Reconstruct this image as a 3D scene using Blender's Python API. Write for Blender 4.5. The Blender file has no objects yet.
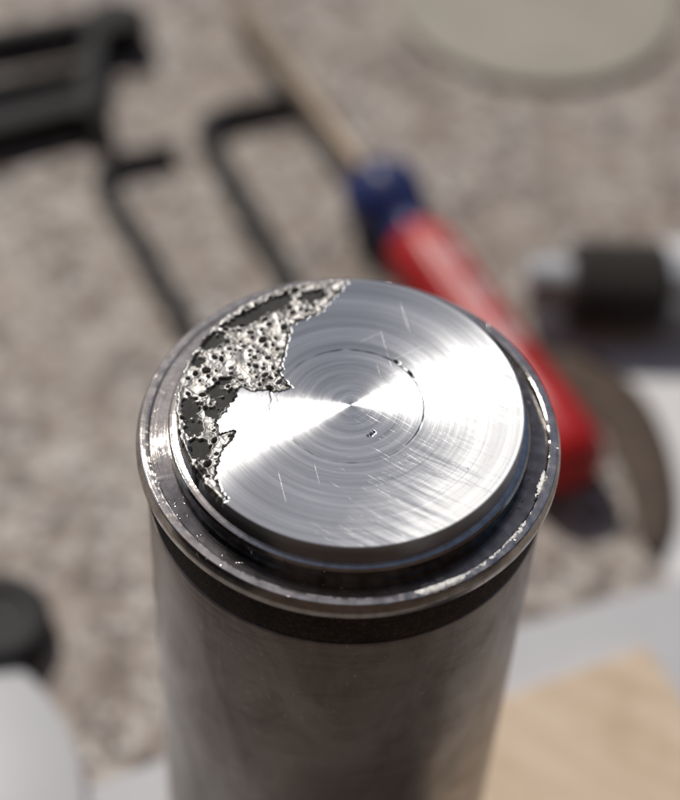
import bpy, bmesh, math, random
import numpy as np
from mathutils import Vector, noise

random.seed(7)
rng = np.random.default_rng(11)
SC = bpy.context.scene
COL = SC.collection
MM = 0.001                     # everything below is written in millimetres

# ------------------------------------------------------------------ camera
cam_d = bpy.data.cameras.new('camera')
cam = bpy.data.objects.new('camera', cam_d)
COL.objects.link(cam)
th, rho = math.radians(50), math.radians(3.5)
R0 = Vector((1, 0, 0)); U0 = Vector((0, math.sin(th), math.cos(th))); F0 = Vector((0, math.cos(th), -math.sin(th)))
CX = R0 * math.cos(rho) + U0 * math.sin(rho)
CY = U0 * math.cos(rho) - R0 * math.sin(rho)
from mathutils import Matrix
cam.matrix_world = Matrix(((CX.x, CY.x, -F0.x, -1.337 * MM), (CX.y, CY.y, -F0.y, -139.093 * MM),
                           (CX.z, CY.z, -F0.z, 166.56 * MM), (0, 0, 0, 1)))
cam_d.lens = 82.44
cam_d.sensor_width = 36
cam_d.sensor_fit = 'AUTO'
cam_d.clip_start = 0.005
cam_d.clip_end = 200
cam_d.dof.use_dof = True
cam_d.dof.focus_distance = 0.2140
cam_d.dof.aperture_fstop = 9.8
cam_d.dof.aperture_blades = 7
SC.camera = cam

# ------------------------------------------------------------------ daylight
SUN = Vector((-0.33, 0.54, 0.775)).normalized()
world = bpy.data.worlds.new('World'); SC.world = world; world.use_nodes = True
wn = world.node_tree; wn.nodes.clear()
sky = wn.nodes.new('ShaderNodeTexSky'); sky.sky_type = 'NISHITA'; sky.sun_disc = False
sky.sun_elevation = math.asin(SUN.z); sky.sun_rotation = math.atan2(SUN.x, SUN.y)
sky.dust_density = 1.6; sky.air_density = 0.8; sky.ozone_density = 0.3
bg = wn.nodes.new('ShaderNodeBackground'); bg.inputs['Strength'].default_value = 0.06
wo = wn.nodes.new('ShaderNodeOutputWorld')
wn.links.new(sky.outputs[0], bg.inputs[0]); wn.links.new(bg.outputs[0], wo.inputs[0])
sd = bpy.data.lights.new('sun', 'SUN'); sd.energy = 2.9; sd.angle = math.radians(0.53); sd.color = (1.0, 0.95, 0.88)
sun = bpy.data.objects.new('sun', sd); COL.objects.link(sun)
sun.rotation_euler = SUN.to_track_quat('Z', 'Y').to_euler()
sun.location = SUN * 2
SC.view_settings.view_transform = 'Standard'; SC.view_settings.look = 'None'
SC.view_settings.exposure = 0.0; SC.view_settings.gamma = 1.0; SC.view_settings.use_curve_mapping = False
SC.render.engine = 'CYCLES'
SC.cycles.sample_clamp_indirect = 6.0
SC.cycles.use_denoising = True

# ------------------------------------------------------------------ helpers
def tag(o, label=None, cat=None, group=None, kind=None):
    for k, v in (('label', label), ('category', cat), ('group', group), ('kind', kind)):
        if v: o[k] = v
    return o

def empty(name, loc=(0, 0, 0)):
    o = bpy.data.objects.new(name, None); o.empty_display_size = 0.01
    o.location = Vector(loc) * MM; COL.objects.link(o); return o

def mesh_obj(name, verts, faces, mat, parent=None, smooth=None, loc=(0, 0, 0)):
    me = bpy.data.meshes.new(name)
    me.from_pydata([tuple(c * MM for c in v) for v in verts], [], faces)
    me.update()
    bm = bmesh.new(); bm.from_mesh(me); bmesh.ops.recalc_face_normals(bm, faces=bm.faces); bm.to_mesh(me); bm.free()
    if smooth is not None:
        me.shade_smooth(); me.set_sharp_from_angle(angle=math.radians(smooth))
    me.materials.append(mat)
    o = bpy.data.objects.new(name, me); COL.objects.link(o)
    o.location = Vector(loc) * MM
    if parent: o.parent = parent
    return o

def lathe_data(prof, seg=128, axis=None, origin=(0, 0, 0), ripple=None, closed=False):
    """prof: (radius, height) pairs; axis: unit direction of the height"""
    ax = Vector(axis or (0, 0, 1)).normalized()
    u = ax.orthogonal().normalized(); v = ax.cross(u)
    if not axis: u, v = Vector((1, 0, 0)), Vector((0, 1, 0))
    O = Vector(origin); vs = []; fs = []
    for (r, h) in prof:
        for k in range(seg):
            a = 2 * math.pi * k / seg
            rr = r * (1 + (ripple(a, h) if ripple else 0))
            vs.append(tuple(O + ax * h + (u * math.cos(a) + v * math.sin(a)) * rr))
    n = len(prof)
    for i in range(n - 1 + (1 if closed else 0)):
        j = (i + 1) % n
        for k in range(seg):
            k2 = (k + 1) % seg
            fs.append((i * seg + k, i * seg + k2, j * seg + k2, j * seg + k))
    return vs, fs

def lathe(name, prof, mat, parent=None, seg=128, smooth=35, caps=True, **kw):
    vs, fs = lathe_data(prof, seg, **kw)
    if caps and not kw.get('closed'):
        fs.append(tuple(range(seg))); fs.append(tuple(len(vs) - 1 - k for k in range(seg)))
    return mesh_obj(name, vs, fs, mat, parent, smooth)

def tube(name, pts, rad, mat, parent=None, seg=6, smooth=None, flat_end=True):
    P = [Vector(p) for p in pts]; vs = []; fs = []
    for i, p in enumerate(P):
        t = ((P[min(i + 1, len(P) - 1)] - P[max(i - 1, 0)])).normalized()
        s = t.cross(Vector((0, 0, 1))).normalized(); w = s.cross(t)
        r = rad[i] if isinstance(rad, (list, tuple)) else rad
        for k in range(seg):
            a = 2 * math.pi * (k + .5) / seg
            vs.append(tuple(p + (s * math.cos(a) + w * math.sin(a)) * r))
    for i in range(len(P) - 1):
        for k in range(seg):
            k2 = (k + 1) % seg
            fs.append((i * seg + k, i * seg + k2, (i + 1) * seg + k2, (i + 1) * seg + k))
    fs.append(tuple(range(seg))); fs.append(tuple(len(vs) - 1 - k for k in range(seg)))
    return mesh_obj(name, vs, fs, mat, parent, smooth)

def bevel_obj(o, w, seg=2):
    m = o.modifiers.new('bevel', 'BEVEL'); m.width = w * MM; m.segments = seg; m.limit_method = 'ANGLE'
    return o

def slab(name, poly, z0, z1, mat, parent=None, bevel=0):
    n = len(poly)
    vs = [(x, y, z0) for x, y in poly] + [(x, y, z1) for x, y in poly]
    fs = [tuple(range(n)), tuple(range(n, 2 * n))] + [(i, (i + 1) % n, n + (i + 1) % n, n + i) for i in range(n)]
    o = mesh_obj(name, vs, fs, mat, parent)
    if bevel: bevel_obj(o, bevel)
    return o

def round_path(pts, r, n=7):
    P = [Vector(p) for p in pts]; out = [P[0]]
    for i in range(1, len(P) - 1):
        a = (P[i - 1] - P[i]); b = (P[i + 1] - P[i]); d = min(r, a.length * .49, b.length * .49)
        a = P[i] + a.normalized() * d; b = P[i] + b.normalized() * d
        for k in range(n + 1):
            t = k / n; out.append(a * (1 - t) ** 2 + P[i] * 2 * t * (1 - t) + b * t * t)
    out.append(P[-1]); return out

# ------------------------------------------------------------------ materials
class NT:
    def __init__(s, name):
        s.m = bpy.data.materials.new(name); s.m.use_nodes = True; s.t = s.m.node_tree
        s.b = s.t.nodes['Principled BSDF']
    def n(s, typ, **kw):
        nd = s.t.nodes.new('ShaderNode' + typ)
        for k, v in kw.items():
            if k in nd.inputs: nd.inputs[k].default_value = v
            else: setattr(nd, k, v)
        return nd
    def l(s, a, b): s.t.links.new(a, b)
    def set(s, **kw):
        for k, v in kw.items():
            k = k.replace('_', ' ')
            s.b.inputs[k].default_value = v
    def coord(s, scale=(1, 1, 1), rot=(0, 0, 0), loc=(0, 0, 0)):
        c = s.n('TexCoord'); m = s.n('Mapping'); src = c.outputs['Object']
        if any(rot):
            m0 = s.n('Mapping'); m0.inputs['Rotation'].default_value = rot; s.l(src, m0.inputs['Vector']); src = m0.outputs[0]; rot = (0, 0, 0)
        s.l(src, m.inputs['Vector'])
        # object space is metres; the scale argument is per millimetre
        m.inputs['Scale'].default_value = tuple(v * 1000 for v in scale)
        m.inputs['Rotation'].default_value = rot; m.inputs['Location'].default_value = loc
        return m.outputs[0]
    def noise(s, vec, scale=1, detail=4, rough=.55, dist=0):
        t = s.n('TexNoise'); s.l(vec, t.inputs['Vector']); t.inputs['Scale'].default_value = scale
        t.inputs['Detail'].default_value = detail; t.inputs['Roughness'].default_value = rough
        t.inputs['Distortion'].default_value = dist
        return t.outputs['Fac']
    def ramp(s, fac, stops):
        r = s.n('ValToRGB'); s.l(fac, r.inputs[0]); e = r.color_ramp.elements
        while len(e) < len(stops): e.new(.5)
        for i, (p, c) in enumerate(stops):
            e[i].position = p; e[i].color = tuple(c) + (1,) if len(c) == 3 else c
        return r.outputs[0]
    def rng(s, fac, a, b, c, d, clamp=True):
        r = s.n('MapRange'); s.l(fac, r.inputs[0])
        for i, v in enumerate((a, b, c, d)): r.inputs[i + 1].default_value = v
        r.clamp = clamp
        return r.outputs[0]
    def math(s, op, a, b=None, c=None):
        m = s.n('Math', operation=op)
        for i, v in enumerate((a, b, c)):
            if v is None: continue
            if isinstance(v, (int, float)): m.inputs[i].default_value = v
            else: s.l(v, m.inputs[i])
        return m.outputs[0]
    def mix(s, fac, a, b, blend='MIX'):
        m = s.n('Mix', data_type='RGBA', blend_type=blend)
        for sock, v in ((m.inputs[0], fac), (m.inputs[6], a), (m.inputs[7], b)):
            if isinstance(v, (int, float)): sock.default_value = v
            elif isinstance(v, tuple): sock.default_value = v if len(v) == 4 else v + (1,)
            else: s.l(v, sock)
        return m.outputs[2]
    def bump(s, h, dist_mm, strength=1.0, prev=None):
        b = s.n('Bump'); b.inputs['Strength'].default_value = strength; b.inputs['Distance'].default_value = dist_mm * MM
        s.l(h, b.inputs['Height'])
        if prev is not None: s.l(prev, b.inputs['Normal'])
        return b.outputs[0]
    def radius(s):
        """distance from the turning axis in mm, and a 1-D vector of it"""
        c = s.n('TexCoord'); x = s.n('SeparateXYZ'); s.l(c.outputs['Object'], x.inputs[0])
        r = s.math('SQRT', s.math('ADD', s.math('MULTIPLY', x.outputs[0], x.outputs[0]), s.math('MULTIPLY', x.outputs[1], x.outputs[1])))
        r = s.math('MULTIPLY', r, 1000)
        return r, x

def aniso(t, base, rough, normal, an, blend, wide=.5):
    """metal brushed along circles about the z axis: narrow lobe along the grooves, wide across"""
    g = t.n('BsdfAnisotropic', distribution='BECKMANN'); t.l(an, g.inputs['Anisotropy']) if not isinstance(an, float) else setattr(g.inputs['Anisotropy'], 'default_value', an)
    t.l(base, g.inputs['Color'])
    t.l(rough, g.inputs['Roughness']) if not isinstance(rough, float) else setattr(g.inputs['Roughness'], 'default_value', rough)
    t.l(normal, g.inputs['Normal'])
    tg = t.n('Tangent', direction_type='RADIAL', axis='Z'); t.l(tg.outputs[0], g.inputs['Tangent'])
    h = t.n('BsdfAnisotropic', distribution='GGX'); h.inputs['Roughness'].default_value = wide
    t.l(base, h.inputs['Color']); t.l(normal, h.inputs['Normal'])
    m = t.n('MixShader'); t.l(blend, m.inputs[0]) if not isinstance(blend, float) else setattr(m.inputs[0], 'default_value', blend)
    t.l(g.outputs[0], m.inputs[1]); t.l(h.outputs[0], m.inputs[2])
    t.l(m.outputs[0], t.t.nodes['Material Output'].inputs['Surface'])

def turned_metal():
    """aluminium face cut on a lathe: fine circular tool marks"""
    t = NT('turned_aluminium')
    r, xyz = t.radius()
    cmb = t.n('CombineXYZ'); t.l(r, cmb.inputs[0])
    ang = t.math('ARCTAN2', xyz.outputs[1], xyz.outputs[0])
    t.l(t.math('MULTIPLY', t.math('COSINE', ang), .25), cmb.inputs[1])
    t.l(t.math('MULTIPLY', t.math('SINE', ang), .25), cmb.inputs[2])
    fine = t.noise(cmb.outputs[0], 5.0, 5, .7)
    mid = t.noise(cmb.outputs[0], 1.1, 3, .6)
    broad = t.noise(cmb.outputs[0], .35, 2, .5)
    blot = t.noise(t.coord((.16, .16, .16)), 1, 4, .6)
    # long straight scratches, mostly in the front right
    sc1 = t.noise(t.coord((.08, 4.6, 1), rot=(0, 0, math.radians(24))), 1, 3, .7, .3)
    sc2 = t.noise(t.coord((.10, 7.5, 1), rot=(0, 0, math.radians(33)), loc=(3, 5, 0)), 1, 2, .6, .2)
    s1 = t.rng(sc1, .66, .74, 0, 1); s2 = t.rng(sc2, .64, .74, 0, .8)
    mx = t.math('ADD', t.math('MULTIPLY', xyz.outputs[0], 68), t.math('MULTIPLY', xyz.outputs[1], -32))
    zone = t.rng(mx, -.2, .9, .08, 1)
    patch = t.rng(t.noise(t.coord((.3, .3, .3), loc=(9, 2, 0)), 1, 3, .6), .42, .6, 0, 1)
    sc3 = t.noise(t.coord((.05, 9.0, 1), rot=(0, 0, math.radians(-35)), loc=(2, 1, 0)), 1, 1, .5, .1)
    sc4 = t.noise(t.coord((.05, 10.0, 1), rot=(0, 0, math.radians(75)), loc=(7, 4, 0)), 1, 1, .5, .1)
    scr = t.math('MULTIPLY', t.math('MULTIPLY', t.math('MAXIMUM', s1, s2), zone), patch)
    scr = t.math('MAXIMUM', scr, t.math('MULTIPLY', t.math('MAXIMUM', t.rng(sc3, .76, .82, 0, 1), t.rng(sc4, .79, .84, 0, 1)), .35))
    h = t.math('ADD', t.math('MULTIPLY', fine, .35), t.math('MULTIPLY', mid, .9))
    n1 = t.bump(h, .035, 1)
    n2 = t.bump(scr, .015, 1, n1)
    n3 = t.bump(broad, .10, 1, n2)
    t.l(n3, t.b.inputs['Normal'])
    base = t.mix(t.rng(mid, .3, .7, 0, 1), (.44, .46, .475), (.88, .885, .89))
    base = t.mix(t.rng(blot, .4, .75, 0, .35), base, (.55, .56, .58))
    base = t.mix(t.rng(fine, .35, .7, .0, .5), base, (.40, .415, .43))
    at = t.n('Attribute', attribute_name='recess_dark')
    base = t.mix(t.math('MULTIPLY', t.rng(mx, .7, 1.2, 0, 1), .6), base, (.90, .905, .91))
    base = t.mix(at.outputs['Fac'], base, (.03, .028, .026))  # darkness of groove, digs and crack painted into the colour
    t.l(base, t.b.inputs['Base Color'])
    rg = t.math('ADD', t.rng(fine, .3, .7, .35, .40), t.math('MULTIPLY', scr, .10))
    rub = t.noise(t.coord((.10, 1.5, 1), rot=(0, 0, math.radians(27)), loc=(1, 6, 0)), 1, 5, .7, .4)
    rubz = t.math('MULTIPLY', t.rng(mx, .5, 1.05, 0, 1), t.rng(t.math('ADD', rub, t.rng(mx, .9, 1.4, 0, .2)), .40, .66, 0, 1))
    xm = t.math('MULTIPLY', xyz.outputs[0], 1000)
    aniso(t, base, rg, n3, t.rng(xm, -9, 7, .66, .44), t.math('ADD', t.math('MULTIPLY', rubz, .75), t.rng(mx, -.4, .9, .07, .22)), .58)
    return t.m
    return t.m

def polished_steel():
    t = NT('polished_steel')
    r, xyz = t.radius()
    cmb = t.n('CombineXYZ'); t.l(r, cmb.inputs[0]); t.l(t.math('MULTIPLY', xyz.outputs[2], 1000), cmb.inputs[2])
    fine = t.noise(cmb.outputs[0], 4.0, 4, .65)
    spot = t.noise(t.coord((.7, .7, .7)), 1, 5, .6)
    nick = t.noise(t.coord((1.8, 1.8, 3.0), loc=(4, 4, 1)), 1, 2, .5)
    n1 = t.bump(fine, .02, 1)
    n2 = t.bump(spot, .02, 1, n1)
    n3 = t.bump(t.rng(nick, .68, .76, 0, 1), .04, 1, n2)
    t.l(n3, t.b.inputs['Normal'])
    c = t.mix(t.rng(spot, .4, .7, 0, 1), (.60, .58, .56), (.40, .38, .36))
    at = t.n('Attribute', attribute_name='recess_dark')
    c = t.mix(t.math('MULTIPLY', at.outputs['Fac'], .86), c, (.035, .028, .03))  # shade on the ledge floor put into the colour
    aniso(t, c, t.rng(spot, .3, .7, .15, .21), n3, .35, .015)
    return t.m

def dull_steel():
    t = NT('dull_shaft_steel')
    c = t.coord((.05, .05, .8)); c2 = t.coord((.09, .09, .05), loc=(2, 7, 1)); c3 = t.coord((1.5, 1.5, .12))
    band = t.noise(c, 1, 5, .6, .4); stain = t.noise(c2, 1, 5, .65, .8); grain = t.noise(c3, 1, 4, .7)
    base = t.mix(t.rng(stain, .42, .60, 0, 1), (.46, .425, .40), (.33, .295, .27))
    base = t.mix(t.rng(band, .4, .7, 0, .5), base, (.46, .425, .395))
    base = t.mix(t.rng(grain, .55, .8, 0, .4), base, (.50, .46, .44))
    sc = t.noise(t.coord((.5, .5, .03), rot=(.5, .3, 0), loc=(1, 1, 1)), 4, 2, .5)
    base = t.mix(t.rng(sc, .70, .74, 0, .5), base, (.85, .83, .82))
    smear = t.noise(t.coord((.10, .10, .35), loc=(5, 3, 2), rot=(.35, 0, 0)), 1, 5, .7, .6)
    base = t.mix(t.rng(smear, .54, .68, 0, .45), base, (.28, .235, .205))
    line = t.noise(t.coord((.02, .02, 2.6), loc=(1, 3, 2)), 1, 3, .7)
    base = t.mix(t.rng(line, .58, .72, 0, .4), base, (.34, .31, .29))
    t.l(base, t.b.inputs['Base Color'])
    t.l(t.rng(stain, .3, .7, .34, .42), t.b.inputs['Roughness'])
    n1 = t.bump(band, .05, 1); n2 = t.bump(grain, .03, 1, n1); t.l(n2, t.b.inputs['Normal'])
    t.set(Metallic=.88, Anisotropic=.3)
    tg = t.n('Tangent', direction_type='RADIAL', axis='Z'); t.l(tg.outputs[0], t.b.inputs['Tangent'])
    t.b.inputs['Anisotropic Rotation'].default_value = .25
    return t.m

def grit_band():
    t = NT('gritty_black_band')
    g = t.noise(t.coord((2.2, 2.2, 2.2)), 1, 5, .7); b = t.noise(t.coord((.2, .2, .2)), 1, 3, .6)
    c = t.mix(t.rng(g, .5, .72, 0, .8), (.055, .042, .034), (.26, .21, .18))
    c = t.mix(t.rng(b, .45, .7, 0, .6), c, (.018, .015, .014))
    t.l(c, t.b.inputs['Base Color']); t.set(Roughness=.8); t.b.inputs['Specular IOR Level'].default_value = .2
    t.l(t.bump(g, .25, 1), t.b.inputs['Normal'])
    return t.m

def weld_metal():
    t = NT('porous_weld_metal')
    a = t.noise(t.coord((.45, .45, .45)), 1, 6, .7); f = t.noise(t.coord((5, 5, 5)), 1, 3, .6)
    base = t.mix(t.rng(a, .35, .7, 0, 1), (.43, .425, .415), (.21, .20, .185))
    at = t.n('Attribute', attribute_name='recess_dark')
    base = t.mix(at.outputs['Fac'], base, (.030, .029, .027))  # cavities, pores and outline coloured darker
    t.l(base, t.b.inputs['Base Color'])
    t.l(t.math('ADD', t.rng(a, .3, .7, .38, .54), t.math('MULTIPLY', at.outputs['Fac'], .3)), t.b.inputs['Roughness']); t.b.inputs['Specular IOR Level'].default_value = .25
    t.l(t.math('SUBTRACT', .8, t.math('MULTIPLY', at.outputs['Fac'], .85)), t.b.inputs['Metallic'])
    t.l(t.bump(f, .012, 1, t.bump(a, .05, 1)), t.b.inputs['Normal'])
    return t.m

def simple(name, col, rough=.5, metal=0.0, var=.25, sc=.3, bump=.05, col2=None, **kw):
    t = NT(name)
    n = t.noise(t.coord((sc, sc, sc)), 1, 5, .6)
    c2 = col2 or tuple(v * (1 - var) for v in col)
    t.l(t.mix(t.rng(n, .35, .65, 0, 1), col, c2), t.b.inputs['Base Color'])
    t.set(Roughness=rough, Metallic=metal, **kw)
    if bump: t.l(t.bump(t.noise(t.coord((sc * 6,) * 3), 1, 3), bump, 1), t.b.inputs['Normal'])
    return t.m

def granite():
    t = NT('speckled_granite')
    big = t.noise(t.coord((.035, .035, .035)), 1, 4, .6)
    med = t.noise(t.coord((.12, .12, .12), loc=(3, 1, 0)), 1, 4, .65)
    v = t.n('TexVoronoi'); t.l(t.coord((.22, .22, .22)), v.inputs['Vector']); v.inputs['Scale'].default_value = 1
    v2 = t.n('TexVoronoi'); t.l(t.coord((.55, .55, .55), loc=(5, 5, 5)), v2.inputs['Vector']); v2.inputs['Scale'].default_value = 1
    s1 = t.n('SeparateColor'); t.l(v.outputs['Color'], s1.inputs[0])
    s2 = t.n('SeparateColor'); t.l(v2.outputs['Color'], s2.inputs[0])
    base = t.ramp(med, [(.30, (.09, .068, .055)), (.45, (.25, .20, .165)), (.58, (.43, .375, .33)), (.72, (.21, .19, .185))])
    base = t.mix(t.rng(s1.outputs[0], .70, .86, 0, .7), base, (.46, .42, .38))
    base = t.mix(t.rng(s1.outputs[1], .78, .90, 0, .7), base, (.10, .08, .07))
    base = t.mix(t.rng(s2.outputs[0], .84, .88, 0, .8), base, (.08, .075, .07))
    base = t.mix(t.rng(s2.outputs[1], .84, .90, 0, .7), base, (.60, .58, .56))
    base = t.mix(t.rng(big, .38, .66, 0, .35), base, (.30, .235, .19))
    t.l(base, t.b.inputs['Base Color'])
    t.set(Roughness=.55)
    t.b.inputs['Specular IOR Level'].default_value = .3
    t.l(t.bump(med, .15, 1), t.b.inputs['Normal'])
    return t.m

ANISO_ROT = 0.0
M_TURN = turned_metal(); M_POL = polished_steel(); M_SHAFT = dull_steel(); M_GRIT = grit_band(); M_WELD = weld_metal()
M_GRAN = granite()
M_BLACK = simple('black_oxide_steel', (.020, .019, .018), .6, .1, sc=.5)
M_BLACKPAINT = simple('black_painted_iron', (.014, .014, .014), .75, 0, sc=.2)
M_RUBBER = simple('black_rubber', (.012, .012, .013), .7, 0, sc=.4)
M_GROUND = simple('dark_earth', (.22, .20, .185), .9, 0, sc=.01, bump=0)

# ------------------------------------------------------------------ setting
TZ = -130.0
tt = slab('tabletop', [(-420, -46), (420, -46), (420, 620), (-420, 620)], TZ - 30, TZ, M_GRAN, None, 3)
tag(tt, kind='structure')
g = slab('ground', [(-60000, -60000), (60000, -60000), (60000, 60000), (-60000, 60000)], TZ - 770, TZ - 750, M_GROUND)
tag(g, kind='structure')

wl = slab('unseen_dark_wall', [(-2600, -1250), (2600, -1250), (2600, -1130), (-2600, -1130)], TZ - 760, TZ + 3400,  # added wall, out of view, so the polished metal reflects something dark
          simple('dark_wall_brown', (.085, .055, .04), .9, 0, sc=.004, bump=0))
tag(wl, kind='structure')
for x0, x1 in ((-1720, -1600), (1600, 1720)):  # two more added walls at the sides, also for dark reflections
    w2 = slab('unseen_dark_wall', [(x0, -1128), (x1, -1128), (x1, 60), (x0, 60)], TZ - 760, TZ + 3400, wl.data.materials[0])
    tag(w2, kind='structure')

# ------------------------------------------------------------------ the plugged shaft
shaft = empty('metal_piston', (0, 0, TZ))
tag(shaft, 'upright steel shaft with shiny turned end plug and pitted weld scar', 'metal shaft')
def under_shaft(o):
    o.parent = shaft; o.location = Vector((0, 0, -TZ)) * MM; return o

under_shaft(lathe('shaft_body', [(23.2, TZ + .02), (24.3, TZ + .6), (24.55, TZ + 2), (24.6, -60), (24.62, -14.4), (24.5, -14.05), (24.2, -13.9), (22.5, -13.9)],
                  M_SHAFT, seg=256, smooth=30))
under_shaft(lathe('neck_band', [(22.6, -14.0), (24.3, -13.9), (24.5, -13.6), (24.72, -12.0), (24.95, -9.0), (24.9, -7.1), (23, -6.98)], M_GRIT, seg=256, smooth=40))

# rim: rounded bead round the plug with the floor of the ledge; slightly hammered along its inner edge
RP = [(20.8, -7.0), (25.3, -7.0), (25.55, -6.9), (25.64, -6.7), (25.64, -6.0), (25.60, -5.75), (25.26, -4.80), (25.20, -4.72), (25.12, -4.68), (24.6, -4.68), (24.2, -4.68),
      (24.12, -4.70), (23.95, -4.98), (23.85, -5.02), (21.6, -5.02), (20.6, -5.02)]
vs, fs = lathe_data(RP, 720)
nv = []; floor_shade = []
for i, v in enumerate(vs):
    row = i // 720; x, y, z = v; r = math.hypot(x, y); a = math.atan2(y, x)
    if 5 <= row <= 12:
        d = noise.fractal(Vector((x * .55, y * .55, z)), .8, 2, 3) * .012
        # dents and burrs on the front right of the bead
        w = math.exp(-((math.degrees(a) + 62) / 14) ** 2) + .8 * math.exp(-((math.degrees(a) + 38) / 12) ** 2) + .5 * math.exp(-((math.degrees(a) + 5) / 14) ** 2)
        d += noise.noise(Vector((x * 1.3, y * 1.3, 7))) * .09 * w * (1.0 if 7 < row < 11 else 0)
        z += d; r2 = r - abs(d) * .5; x *= r2 / r; y *= r2 / r
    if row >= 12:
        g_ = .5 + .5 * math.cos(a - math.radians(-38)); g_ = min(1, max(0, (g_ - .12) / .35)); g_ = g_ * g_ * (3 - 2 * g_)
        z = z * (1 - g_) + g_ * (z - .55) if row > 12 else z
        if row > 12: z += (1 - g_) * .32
        floor_shade.append(g_ * (1.0 if row > 13 else .7) * (.85 + .3 * noise.noise(Vector((x * .8, y * .8, 2)))))  # painted shade, strongest on the front right of the ledge floor
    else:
        floor_shade.append(0.0)
    nv.append((x, y, z))
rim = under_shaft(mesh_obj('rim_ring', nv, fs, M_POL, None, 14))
at_ = rim.data.attributes.new('recess_dark', 'FLOAT', 'POINT'); at_.data.foreach_set('value', np.array(floor_shade, dtype=np.float32))

# second tier below the end face
under_shaft(lathe('plug_step', [(20.0, -2.75), (20.75, -2.78), (21.45, -3.0), (21.7, -3.3), (21.74, -4.5), (21.6, -4.7), (21.55, -5.6), (20, -5.6)], M_POL, seg=256, smooth=30))

# --- end face: one fine polar grid, cut into the turned plug and the weld scar
PATCH = [(-1.06, 21.8), (-1.36, 19.86), (-3.2, 16.61), (-4.34, 14.65), (-6.72, 12.95), (-7.78, 12.19), (-7.98, 10.52), (-8.3, 7.07), (-8.6, 4.32), (-8.06, 3.42), (-7.26, 2.22), (-7.93, 1.54), (-9.34, 1.19), (-10.43, 1.5), (-11.83, 1.07), (-13.2, 1.75), (-13.66, 0.15), (-14.54, -2.08), (-15.56, -3.84), (-14.94, -5.45), (-14.27, -5.09), (-13.13, -4.85), (-13.15, -5.91), (-14.08, -7.32), (-14.55, -8.54), (-14.86, -10.32), (-14.82, -12.06), (-14.21, -13.73), (-13.07, -15.07), (-16.45, -15.33), (-21.16, -8.47), (-22.64, 5.26), (-16.94, 15.63), (-7.42, 22.49)]
POOL = [(-16.54, 11.14), (-13.4, 11.73), (-10.74, 14.12), (-8.02, 16.04), (-8.12, 17.56), (-9.96, 17.07), (-12.42, 14.99), (-15.08, 12.75)]

def poly_sd(X, Y, poly):
    """signed distance to a polygon, positive inside"""
    d = np.full(X.shape, 1e9); ins = np.zeros(X.shape, bool); n = len(poly)
    for i in range(n):
        x0, y0 = poly[i]; x1, y1 = poly[(i + 1) % n]
        ex, ey = x1 - x0, y1 - y0
        t = np.clip(((X - x0) * ex + (Y - y0) * ey) / (ex * ex + ey * ey), 0, 1)
        d = np.minimum(d, np.hypot(X - x0 - t * ex, Y - y0 - t * ey))
        c = (y0 > Y) != (y1 > Y)
        ins ^= c & (X < (x1 - x0) * (Y - y0) / ((y1 - y0) if y1 != y0 else 1e-9) + x0)
    return np.where(ins, d, -d)

NA = 1180
rows = list(np.linspace(0.25, 8.3, 60)) + list(np.linspace(8.37, 9.1, 14)) + list(np.linspace(9.2, 20.42, 132))
zrow = [0.0] * len(rows)
for rr, zz in ((20.52, -.01), (20.62, -.05), (20.69, -.13), (20.7, -.25), (20.7, -.45), (20.7, -.7), (20.7, -1.0), (20.68, -1.4), (20.7, -1.8), (20.7, -2.3), (20.7, -2.9)):
    rows.append(rr); zrow.append(zz)
rows = np.array(rows); zrow = np.array(zrow)
A = np.linspace(0, 2 * np.pi, NA, endpoint=False)
RR, AA = np.meshgrid(rows, A, indexing='ij'); ZZ = np.repeat(zrow[:, None], NA, 1)
X = RR * np.cos(AA); Y = RR * np.sin(AA)
# wavy outline of the scar
wob = np.zeros(X.shape); wob2 = np.zeros(X.shape); fb = np.zeros(X.shape); lowf = np.zeros(X.shape); rid = np.zeros(X.shape)
sd0 = poly_sd(X, Y, PATCH)
near = sd0 > -1.2
idx = np.argwhere(near)
for i, j in idx:
    p = Vector((X[i, j], Y[i, j], 0))
    wob[i, j] = noise.noise(p * 1.7) * .35 + noise.noise(p * 4.5) * .05
    fb[i, j] = noise.fractal(p * 1.1 + Vector((9, 3, 1)), .9, 2, 4)
    q = p * .42 + Vector((fb[i, j] * .35, -fb[i, j] * .3, 2))
    lowf[i, j] = noise.noise(p * .55 + Vector((4, 4, 4)))
    v = noise.voronoi(q)[0]
    rid[i, j] = v[1] - v[0]
sd = sd0 + wob
inside = (sd > 0) & (RR > 0)
H = np.zeros(X.shape); G = np.zeros(X.shape)
pool = poly_sd(X, Y, POOL)
def blob(cx, cy, a, b, rot=0):
    c, s = math.cos(rot), math.sin(rot); dx, dy = X - cx, Y - cy
    u = (dx * c + dy * s) / a; w = (-dx * s + dy * c) / b
    return (1 - np.sqrt(u * u + w * w)) * min(a, b)
for b in ((-5.5, 17.4, 1.5, .8, .5), (-17.2, 8.9, 1.7, .9, .8), (-18.7, 5.6, .75, .9, 0), (-18.9, -1.9, 1.0, 1.5, .1), (-18.2, -4.7, .9, 1.3, .3),
          (-17.2, -7.9, 1.2, 1.5, .3), (-16.0, .9, 1.1, 1.0, 0), (-14.7, -.2, .8, 1.6, -.6), (-16.2, -2.2, .8, 1.0, .5), (-16.9, -11.2, .5, .9, .6), (-15.3, 2.6, .8, .6, .2)):
    pool = np.maximum(pool, blob(*b))
pool = pool + wob * 1.6 + .20
k = near
h = -.16 + lowf * .20 + fb * .03 + .10 * np.exp(-(rid / .07) ** 2)
lip = .18 * np.exp(-((sd - .42) / .26) ** 2)
h = h + lip * (0.6 + .8 * np.clip(fb + .4, 0, 1))
pd = np.clip(pool / .28, 0, 1); pd = pd * pd * (3 - 2 * pd)
h = h * (1 - pd) + (-.42 + .02 * fb) * pd
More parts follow.
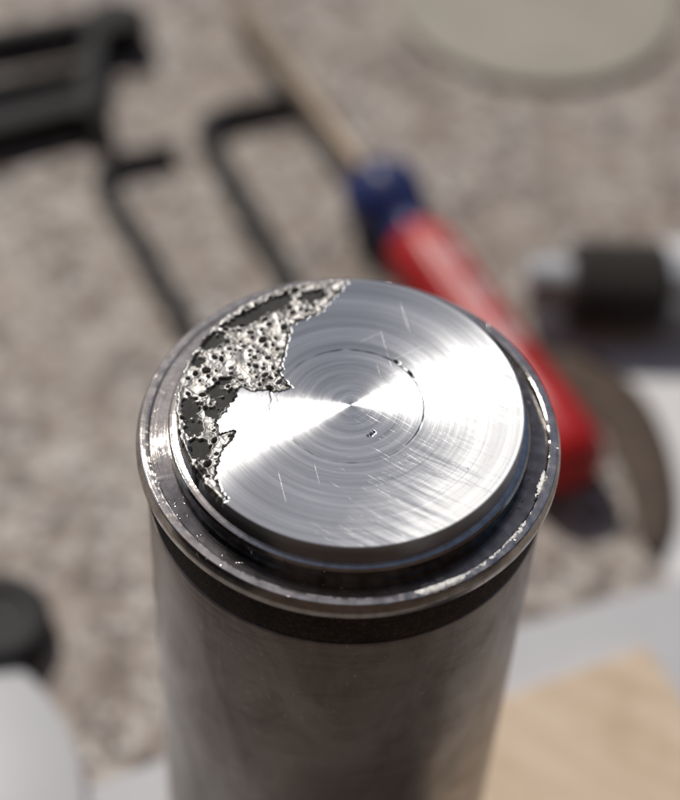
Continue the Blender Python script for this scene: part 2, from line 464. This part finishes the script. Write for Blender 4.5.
h += .10 * np.exp(-((pool + .12) / .16) ** 2)
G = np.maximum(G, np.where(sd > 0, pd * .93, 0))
# gas pores, each with a thin raised lip
pores = []
tries = 0
while len(pores) < 120 and tries < 9000:
    tries += 1
    r = rng.uniform(9, 20.0); a = rng.uniform(math.radians(90), math.radians(230))
    px, py = r * math.cos(a), r * math.sin(a)
    rad = float(rng.choice([.14, .20, .27, .36, .48], p=[.20, .28, .28, .17, .07]))
    ii = np.unravel_index(np.argmin((X - px) ** 2 + (Y - py) ** 2), X.shape)
    if sd[ii] < .35 or pool[ii] > .1: continue
    if any((px - q[0]) ** 2 + (py - q[1]) ** 2 < (rad + q[2] + .12) ** 2 for q in pores): continue
    pores.append((px, py, rad))
for (px, py, rad) in pores:
    el = rng.uniform(.75, 1.3); ro = rng.uniform(0, 3.14); c, s = math.cos(ro), math.sin(ro)
    m = (np.abs(X - px) < 1.4) & (np.abs(Y - py) < 1.4)
    dx, dy = X[m] - px, Y[m] - py
    d = np.sqrt(((dx * c + dy * s) / el) ** 2 + ((-dx * s + dy * c) * el) ** 2)
    h[m] += -(.35 + rad) * np.clip((rad - d) / rad * 1.8, 0, 1) ** .8 + .10 * np.exp(-((d - rad * 1.3) / (.12)) ** 2)
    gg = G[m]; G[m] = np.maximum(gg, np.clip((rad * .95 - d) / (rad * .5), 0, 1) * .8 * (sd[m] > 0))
h = h - .34 * np.exp(-((sd - .12) / .10) ** 2)
# beaded outer edge
edge = np.clip((RR - 19.9) / .35, 0, 1)
h = h * (1 - edge) + (np.clip(fb, -.5, .6) * .14) * edge
fade = np.where(RR > 20.45, np.clip(1 - (-ZZ) / 1.2, 0, 1), 1.0)
h = np.where(h > -.16, -.16 + (h + .16) * .6, h)
blend = np.clip(sd / .14, 0, 1); blend = blend * blend * (3 - 2 * blend)
H = np.where(sd > 0, h * fade * blend, 0)
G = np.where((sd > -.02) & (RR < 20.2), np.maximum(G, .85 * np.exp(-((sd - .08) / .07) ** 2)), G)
# pull the wall inwards where the scar has eaten the edge
pull = np.where((sd > -.3) & (RR > 20.45), np.clip(.35 - fb, 0, 1) * .55 * fade, 0)
pull *= np.where(AA > math.radians(195), 1.5, .5)
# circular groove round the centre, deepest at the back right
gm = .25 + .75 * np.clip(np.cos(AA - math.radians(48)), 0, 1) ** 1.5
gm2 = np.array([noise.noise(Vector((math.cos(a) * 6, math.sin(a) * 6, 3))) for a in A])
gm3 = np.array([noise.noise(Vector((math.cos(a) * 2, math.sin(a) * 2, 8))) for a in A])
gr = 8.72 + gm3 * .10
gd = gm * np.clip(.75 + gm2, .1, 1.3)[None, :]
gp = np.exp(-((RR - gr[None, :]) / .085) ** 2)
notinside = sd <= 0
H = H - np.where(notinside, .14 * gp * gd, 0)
G = np.where(notinside, np.maximum(G, np.clip(gp * gd * .8, 0, .85)), G)  # shade of the groove painted in, on top of its real depth
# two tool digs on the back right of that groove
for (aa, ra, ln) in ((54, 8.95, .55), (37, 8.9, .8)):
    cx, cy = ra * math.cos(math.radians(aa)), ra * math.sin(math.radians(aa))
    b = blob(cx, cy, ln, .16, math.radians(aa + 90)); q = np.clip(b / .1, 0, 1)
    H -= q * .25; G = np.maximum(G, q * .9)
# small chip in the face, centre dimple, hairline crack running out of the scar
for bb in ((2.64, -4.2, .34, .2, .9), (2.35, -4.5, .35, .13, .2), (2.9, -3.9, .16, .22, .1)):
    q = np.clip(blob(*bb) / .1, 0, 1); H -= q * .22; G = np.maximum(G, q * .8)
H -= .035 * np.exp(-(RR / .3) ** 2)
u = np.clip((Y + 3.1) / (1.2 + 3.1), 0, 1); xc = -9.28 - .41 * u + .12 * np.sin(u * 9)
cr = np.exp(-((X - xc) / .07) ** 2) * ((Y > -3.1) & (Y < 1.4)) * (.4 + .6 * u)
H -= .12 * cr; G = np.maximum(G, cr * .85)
# slight dishing left by facing cut
H += -0.10 * np.clip(RR / 20.7, 0, 1) ** 2 * (RR < 20.5) * 0

Rf = RR - pull
Xf = Rf * np.cos(AA); Yf = Rf * np.sin(AA); Zf = ZZ + H
nr = len(rows)
V = np.stack([Xf, Yf, Zf], -1).reshape(-1, 3)
ii, jj = np.meshgrid(np.arange(nr - 1), np.arange(NA), indexing='ij')
q = np.stack([ii * NA + jj, (ii + 1) * NA + jj, (ii + 1) * NA + (jj + 1) % NA, ii * NA + (jj + 1) % NA], -1).reshape(-1, 4)
sdc = sd.reshape(-1)[q].mean(1); zc = Zf.reshape(-1)[q].mean(1)
isw = (sdc > 0) & (ZZ.reshape(-1)[q].mean(1) > -1.1)

def np_mesh(name, faces, mat, extra=None):
    used, inv = np.unique(faces, return_inverse=True)
    inv = inv.reshape(faces.shape)
    me = bpy.data.meshes.new(name)
    vv = V[used] * MM
    fl = [tuple(f) for f in inv.tolist()]
    vl = vv.tolist(); gl = G.reshape(-1)[used].tolist()
    if extra is not None:
        c = len(vl); vl.append([0, 0, float(Zf[0].mean()) * MM - 1e-5]); gl.append(.2)
        pos = {int(u_): i_ for i_, u_ in enumerate(used)}
        for j in range(NA): fl.append((c, pos[j], pos[(j + 1) % NA]))
    me.from_pydata(vl, [], fl); me.update(); me.shade_smooth()
    at = me.attributes.new('recess_dark', 'FLOAT', 'POINT'); at.data.foreach_set('value', np.array(gl, dtype=np.float32))
    me.materials.append(mat)
    o = bpy.data.objects.new(name, me); COL.objects.link(o); return o
plug = under_shaft(np_mesh('end_plug', q[~isw], M_TURN, True))
scar = under_shaft(np_mesh('weld_scar', q[isw], M_WELD))
scar['label'] = 'porous grey weld scar with dark cavities on the plug edge'

# burrs of bright metal smeared on the front right of the rim
def burr(pts, w, hgt, seed, z):
    """flat ragged flake of metal along a short path on the bead"""
    P = [Vector(p) for p in pts]; vs = []; fs = []; n = len(P); ns = 7
    for i, p in enumerate(P):
        t = (P[min(i + 1, n - 1)] - P[max(i - 1, 0)]).normalized(); s = Vector((-t.y, t.x))
        taper = math.sin(math.pi * (i + .6) / (n + .2)) ** .6
        for kx in range(ns):
            f = kx / (ns - 1) * 2 - 1
            ww = w * taper * (1 + .5 * noise.noise(Vector((p.x * 2, p.y * 2, seed + (3 if f > 0 else 0)))))
            qv = p + s * f * ww
            rr = qv.length
            zz = z(rr) + hgt * (1 - f * f) * taper * (1 + .5 * noise.noise(Vector((qv.x * 3, qv.y * 3, seed)))) - .02
            vs.append((qv.x, qv.y, zz))
    for i in range(n - 1):
        for kx in range(ns - 1):
            fs.append((i * ns + kx, i * ns + kx + 1, (i + 1) * ns + kx + 1, (i + 1) * ns + kx))
    return vs, fs
def arc(r, a0, a1, n, w=0, sd_=0):
    return [((r + w * noise.noise(Vector((k * .37, sd_, 1)))) * math.cos(math.radians(a0 + (a1 - a0) * k / (n - 1))),
             (r + w * noise.noise(Vector((k * .37, sd_, 1)))) * math.sin(math.radians(a0 + (a1 - a0) * k / (n - 1)))) for k in range(n)]
zb = lambda r: float(np.interp(r, [22.8, 23.9, 24.0, 24.15, 24.5, 24.85, 25.12, 25.36, 25.62], [-5.02, -5.0, -4.9, -4.68, -4.68, -4.68, -4.68, -5.1, -5.8]))
M_BURR = simple('bright_smeared_metal', (.90, .89, .86), .35, .45, sc=1.2, bump=.12)
for (r, a0, a1, w, hg, s) in ((24.4, -70, -55, .95, .22, 1), (24.3, -57, -40, .22, .07, 5), (24.2, -41, -28, .30, .09, 8), (23.8, -20, -10, .25, .08, 12)):
    vs, fs = burr([(p[0], p[1]) for p in arc(r, a0, a1, 26, .5, s)], w, hg, s, zb)
    under_shaft(mesh_obj('metal_burr', vs, fs, M_BURR, None, 60))

# ------------------------------------------------------------------ things lying on the table behind
def hex_key(px, rad, label):
    o = empty('hex_key', (px[1][0], px[1][1], TZ)); 
    pts = [Vector((x - px[1][0], y - px[1][1], rad * .88)) for x, y in px]
    tube('key_rod', round_path(pts, 9), rad, M_BLACK, o, 6)
    tag(o, label, 'hex key', 'black hex keys on the table')
    return o
hex_key([(-43.8, 180.6), (-62.0, 173.6), (-24.5, 106)], 2.6, 'smaller bent black hex key with the short arm nearest the black clamp')
hex_key([(-15.5, 201.5), (-39.6, 191.5), (3, 106)], 2.9, 'larger bent black hex key lying beside the screwdriver')

# screwdriver
def screwdriver():
    a = Vector((6.2, 161.5, 0)); b = Vector((46.4, 88.0, 0)); ax = (b - a).normalized()
    o = empty('screwdriver', (a.x, a.y, TZ))
    blue = simple('blue_handle_plastic', (.022, .032, .13), .38, 0, var=.3, sc=.3, bump=0)
    red = simple('red_handle_plastic', (.50, .022, .024), .33, 0, var=.25, sc=.2, bump=0)
    red.node_tree.nodes['Principled BSDF'].inputs['Specular IOR Level'].default_value = .3
    steel = simple('screwdriver_shank_steel', (.29, .225, .165), .45, .4, sc=.2)
    white = simple('pale_pink_plastic', (.62, .42, .42), .4, 0, sc=.5, bump=0)
    Z = 9.0
    org = (0, 0, Z)
    lathe('shank', [(.8, -84), (1.8, -82), (2.9, -80), (2.9, -8)], steel, o, seg=20, axis=ax + Vector((0, 0, .05)), origin=org)
    col = lathe('collar', [(2.6, -9.5), (5.5, -8.6), (8.2, -6), (9.2, -2), (9.1, 2), (7.8, 5.5), (6.0, 8), (5.4, 11), (5.9, 14.5)], blue, o, seg=40, axis=ax, origin=org,
          ripple=lambda an, hh: .035 * math.cos(6 * an))
    rp = lambda an, hh: -.05 * (abs(math.cos(3 * an)) ** 8) if 18 < hh < 76 else 0
    lathe('grip', [(5.9, 13.4), (7.2, 14.6), (8.0, 17.5), (8.3, 24), (8.0, 34), (7.9, 46), (8.2, 58), (8.6, 70), (8.6, 79), (7.6, 83), (5.4, 85.2), (2, 86)], red, o, seg=60, axis=ax, origin=org, ripple=rp)
    # broken pale stripe along the top of the grip
    side = ax.cross(Vector((0, 0, 1))).normalized()
    up = (Vector((0, 0, 1)) * .85 + side * .0 + Vector((0, 0, 0))).normalized()
    vs = []; fs = []
    for k in range(9):
        hh = 22 + k * 4.2
        for s in (-1, 0, 1):
            dv = (Vector((0, 0, 1)) * math.cos(s * .16 + .25) + side * -math.sin(s * .16 + .25))
            rr = float(np.interp(hh, [17.5, 24, 34, 46, 58, 68], [8.0, 8.3, 8.0, 7.9, 8.2, 8.6])) + .06
            vs.append(tuple(Vector(org) + ax * hh + dv * rr))
    for k in range(8):
        if k % 3 == 2: continue
        for s in range(2):
            fs.append((k * 3 + s, k * 3 + s + 1, k * 3 + s + 4, k * 3 + s + 3))
    mesh_obj('pale_stripe', vs, fs, white, o)
    tag(o, 'screwdriver with a red grip and dark blue collar lying behind the shaft', 'screwdriver')
screwdriver()

# knurled tool at the right
def knurled_tool():
    a = Vector((38, 134.2, 0)); ax = Vector((1, .035, 0)).normalized()
    o = empty('knurled_tool', (47.2, 138.6, TZ))
    steel = simple('satin_tool_steel', (.50, .51, .53), .5, .6, sc=.2)
    kn = NT('knurled_black_steel')
    n = kn.noise(kn.coord((.8, .8, .8)), 1, 4, .6)
    kn.l(kn.mix(n, (.022, .02, .019), (.085, .077, .072)), kn.b.inputs['Base Color']); kn.set(Roughness=.75, Metallic=.3)
    Z = 9.7; seg = 96
    prof = [(8.0, -.6)] + [(9.3, .1)] + [(9.3, .1 + k * .66) for k in range(1, 31)] + [(8.0, 20.6)]
    lathe('knurled_sleeve', prof, kn.m, o, seg=seg, axis=ax, origin=(0, 0, Z), smooth=None,
          ripple=lambda an, hh: (.04 * math.sin(24 * an + hh * 3.4) * math.sin(24 * an - hh * 3.4)) if .4 < hh < 20 else 0)
    lathe('spindle', [(5.4, -9.5), (6.0, -8.9), (6.0, -.55)], steel, o, seg=32, axis=ax, origin=(0, 0, Z))
    lathe('barrel', [(6.6, 20.55), (7.0, 21), (7.0, 60)], steel, o, seg=48, axis=ax, origin=(0, 0, Z))
    tag(o, 'tool with a dark knurled sleeve and steel barrel lying on white paper', 'hand tool')
knurled_tool()

paper = simple('white_paper', (.72, .72, .73), .8, 0, var=.06, sc=.05, bump=.03)
greyp = simple('pale_grey_sheet', (.50, .505, .525), .6, 0, var=.07, sc=.03, bump=.03)
tag(slab('paper_sheet', [(37.5, 150), (46, 156), (84, 166), (120, 150), (104, 70), (66, 62), (64, 90), (60, 108), (50, 122), (41, 131)], TZ + .15, TZ + .4, paper),
    'white paper lying under the knurled tool', 'paper')
tag(slab('grey_sheet', [(-90, -18), (-49.9, 11.5), (-29.8, 21.8), (0, 38.4), (35.9, 55.6), (67.6, 68.8), (110, 84), (128, 40), (118, -40), (-60, -44)], TZ + .1, TZ + .7, greyp),
    'pale grey sheet spread under the wooden block beside the shaft', 'sheet')

# wooden block
def wood():
    t = NT('pale_wood')
    w = t.noise(t.coord((.03, .25, .25), rot=(0, 0, .5)), 1, 4, .6, .5); b = t.noise(t.coord((.08, .08, .08)), 1, 3, .6)
    c = t.mix(t.rng(w, .35, .65, 0, 1), (.66, .53, .40), (.56, .43, .305))
    c = t.mix(t.rng(b, .5, .7, 0, .55), c, (.46, .33, .21))
    t.l(c, t.b.inputs['Base Color']); t.set(Roughness=.7); return t.m
tag(slab('wooden_block', [(28, 35), (59.0, 49.8), (88, -4), (60, -36), (20, -34)], TZ + .75, TZ + 5.5, wood(), None, .6),
    'tan wooden block with a square corner on the grey sheet', 'wood block')

# strap
def strap():
    oc = [(40.5, 127.5), (47, 127.8), (54.39, 124.97), (62.56, 116.25), (67.1, 104.26), (68.6, 91), (67.4, 80), (64.5, 74.5)]
    ic = [(40.5, 115), (45.35, 113.0), (50.5, 109.9), (54.8, 103.5), (57.6, 93.0), (59.2, 84), (60.2, 77), (62.5, 74)]
    def cm(pts, n=8):
        out = []
        for i in range(len(pts) - 1):
            p = [Vector(pts[max(0, min(len(pts) - 1, i + d))]) for d in (-1, 0, 1, 2)]
            for kk in range(n):
                t = kk / n
                out.append(.5 * ((2 * p[1]) + (p[2] - p[0]) * t + (2 * p[0] - 5 * p[1] + 4 * p[2] - p[3]) * t * t + (-p[0] + 3 * p[1] - 3 * p[2] + p[3]) * t ** 3))
        out.append(Vector(pts[-1])); return out
    O, I = cm(oc), cm(ic); vs = []; fs = []; n = len(O); ns = 6
    for i in range(n):
        for kx in range(ns):
            f = kx / (ns - 1); p = O[i] * (1 - f) + I[i] * f
            crown = 1.7 * math.sqrt(max(0, 1 - (2 * f - 1) ** 2)) + .5
            vs.append((p.x, p.y, TZ + .5 + crown))
        for f in (1, 0):
            p = O[i] * (1 - f) + I[i] * f; vs.append((p.x, p.y, TZ + .45))
    m = ns + 2
    for i in range(n - 1):
        for kx in range(m):
            k2 = (kx + 1) % m; fs.append((i * m + kx, i * m + k2, (i + 1) * m + k2, (i + 1) * m + kx))
    fs.append(tuple(range(m))); fs.append(tuple(range((n - 1) * m, n * m)))
    leather = simple('brown_leather', (.06, .042, .031), .8, 0, sc=.25, col2=(.10, .07, .052), bump=.15)
    tag(mesh_obj('leather_strap', vs, fs, leather, None, 50), 'curved brown leather strap between the screwdriver and the white paper', 'strap')
strap()

# round lid far behind
stone = simple('pale_stoneware', (.38, .345, .285), .45, 0, var=.12, sc=.06, bump=.03)
tag(lathe('round_lid', [(30, TZ), (35, TZ + .2), (37.4, TZ + .8), (38, TZ + 1.6), (37.4, TZ + 2.1), (35.6, TZ + 2.2), (33, TZ + 2.1), (15, TZ + 2.0), (3, TZ + 2.0)], stone, None, 96, origin=(43, 251.5, 0)),
    'pale beige round lid at the back edge of the view', 'lid')

# white round lid and black cap, front left
tag(lathe('white_lid', [(36, TZ), (38.6, TZ + .4), (39.5, TZ + 2), (39.3, TZ + 3.4), (38, TZ + 3.9), (20, TZ + 4.0), (2, TZ + 4.0)], simple('white_plastic', (.52, .52, .535), .4, 0, var=.05, sc=.05, bump=0), None, 96, origin=(-80.7, 6.1, 0)),
    'white round plastic lid below the black cap', 'lid')
cap = empty('black_cap', (-62.5, 46.8, TZ))
lathe('cap_body', [(8.5, .02), (9.6, .5), (10.0, 2), (9.8, 5), (9.2, 6.4), (7.8, 7.0), (6.2, 6.8), (5.6, 5.8), (2, 5.6)], M_RUBBER, cap, 64, ripple=lambda an, hh: .012 * math.cos(28 * an) if 1 < hh < 9.5 else 0)
tag(cap, 'round black rubber cap standing beside the white lid', 'cap')

# black clamp
def clamp():
    o = empty('bar_clamp', (-66, 195, TZ))
    def bar(name, p0, p1, w, z0, z1, mat=M_BLACKPAINT):
        p0 = Vector(p0); p1 = Vector(p1); d = (p1 - p0).normalized(); s = Vector((-d.y, d.x)) * w / 2
        poly = [(p.x + 66, p.y - 195) for p in (p0 - s, p1 - s, p1 + s, p0 + s)]
        return slab(name, poly, z0, z1, mat, o, .6)
    bar('rail', (-130, 160), (-62, 194), 7.0, .02, 8)
    bar('rail', (-130, 180), (-66, 208.5), 3.0, .02, 5)
    bar('rail', (-120, 203), (-63, 226), 4.0, .02, 7)
    bar('end_plate', (-65.5, 186), (-67, 226), 5, .02, 8.6)
    lathe('knob', [(5, 0.03), (6.6, 1), (6.9, 3), (6.8, 8), (5.6, 9.6), (2, 10)], M_BLACKPAINT, o, 40, origin=(66 - 61.5, 222 - 195, 0), ripple=lambda an, hh: .03 * math.cos(10 * an))
    lathe('pin', [(2.2, 0), (2.4, .5), (2.4, 5), (1.8, 5.6)], M_BLACKPAINT, o, 20, origin=(66 - 60.8, 184.5 - 195, 0))
    tag(o, 'black iron bar clamp with three rails and a round knob', 'clamp')
clamp()

# ------------------------------------------------------------------ bright dust and swarf on the face
vs = []; fs = []
for k in range(170):
    if k < 90: a = rng.uniform(math.radians(35), math.radians(95)); r = rng.uniform(11, 20.3)
    else: a = rng.uniform(0, 6.28); r = 20.2 * math.sqrt(rng.uniform(0, 1))
    x, y = r * math.cos(a), r * math.sin(a); s = float(rng.choice([.04, .055, .08, .14], p=[.5, .3, .17, .03]))
    if poly_sd(np.array([x]), np.array([y]), PATCH)[0] > -.3: continue
    b = len(vs); ro = rng.uniform(0, 6.28)
    for j in range(4):
        an = ro + j * 1.57 + rng.uniform(-.4, .4); vs.append((x + s * math.cos(an) * rng.uniform(.6, 1.4), y + s * math.sin(an) * rng.uniform(.6, 1.4), -.02))
    vs.append((x, y, s * .9)); fs += [(b + j, b + (j + 1) % 4, b + 4) for j in range(4)]
d = mesh_obj('metal_dust', vs, fs, simple('bright_dust', (.8, .8, .8), .5, .2, sc=1, bump=0))
tag(d, 'bright specks of metal dust scattered over the turned face', 'dust', kind='stuff')
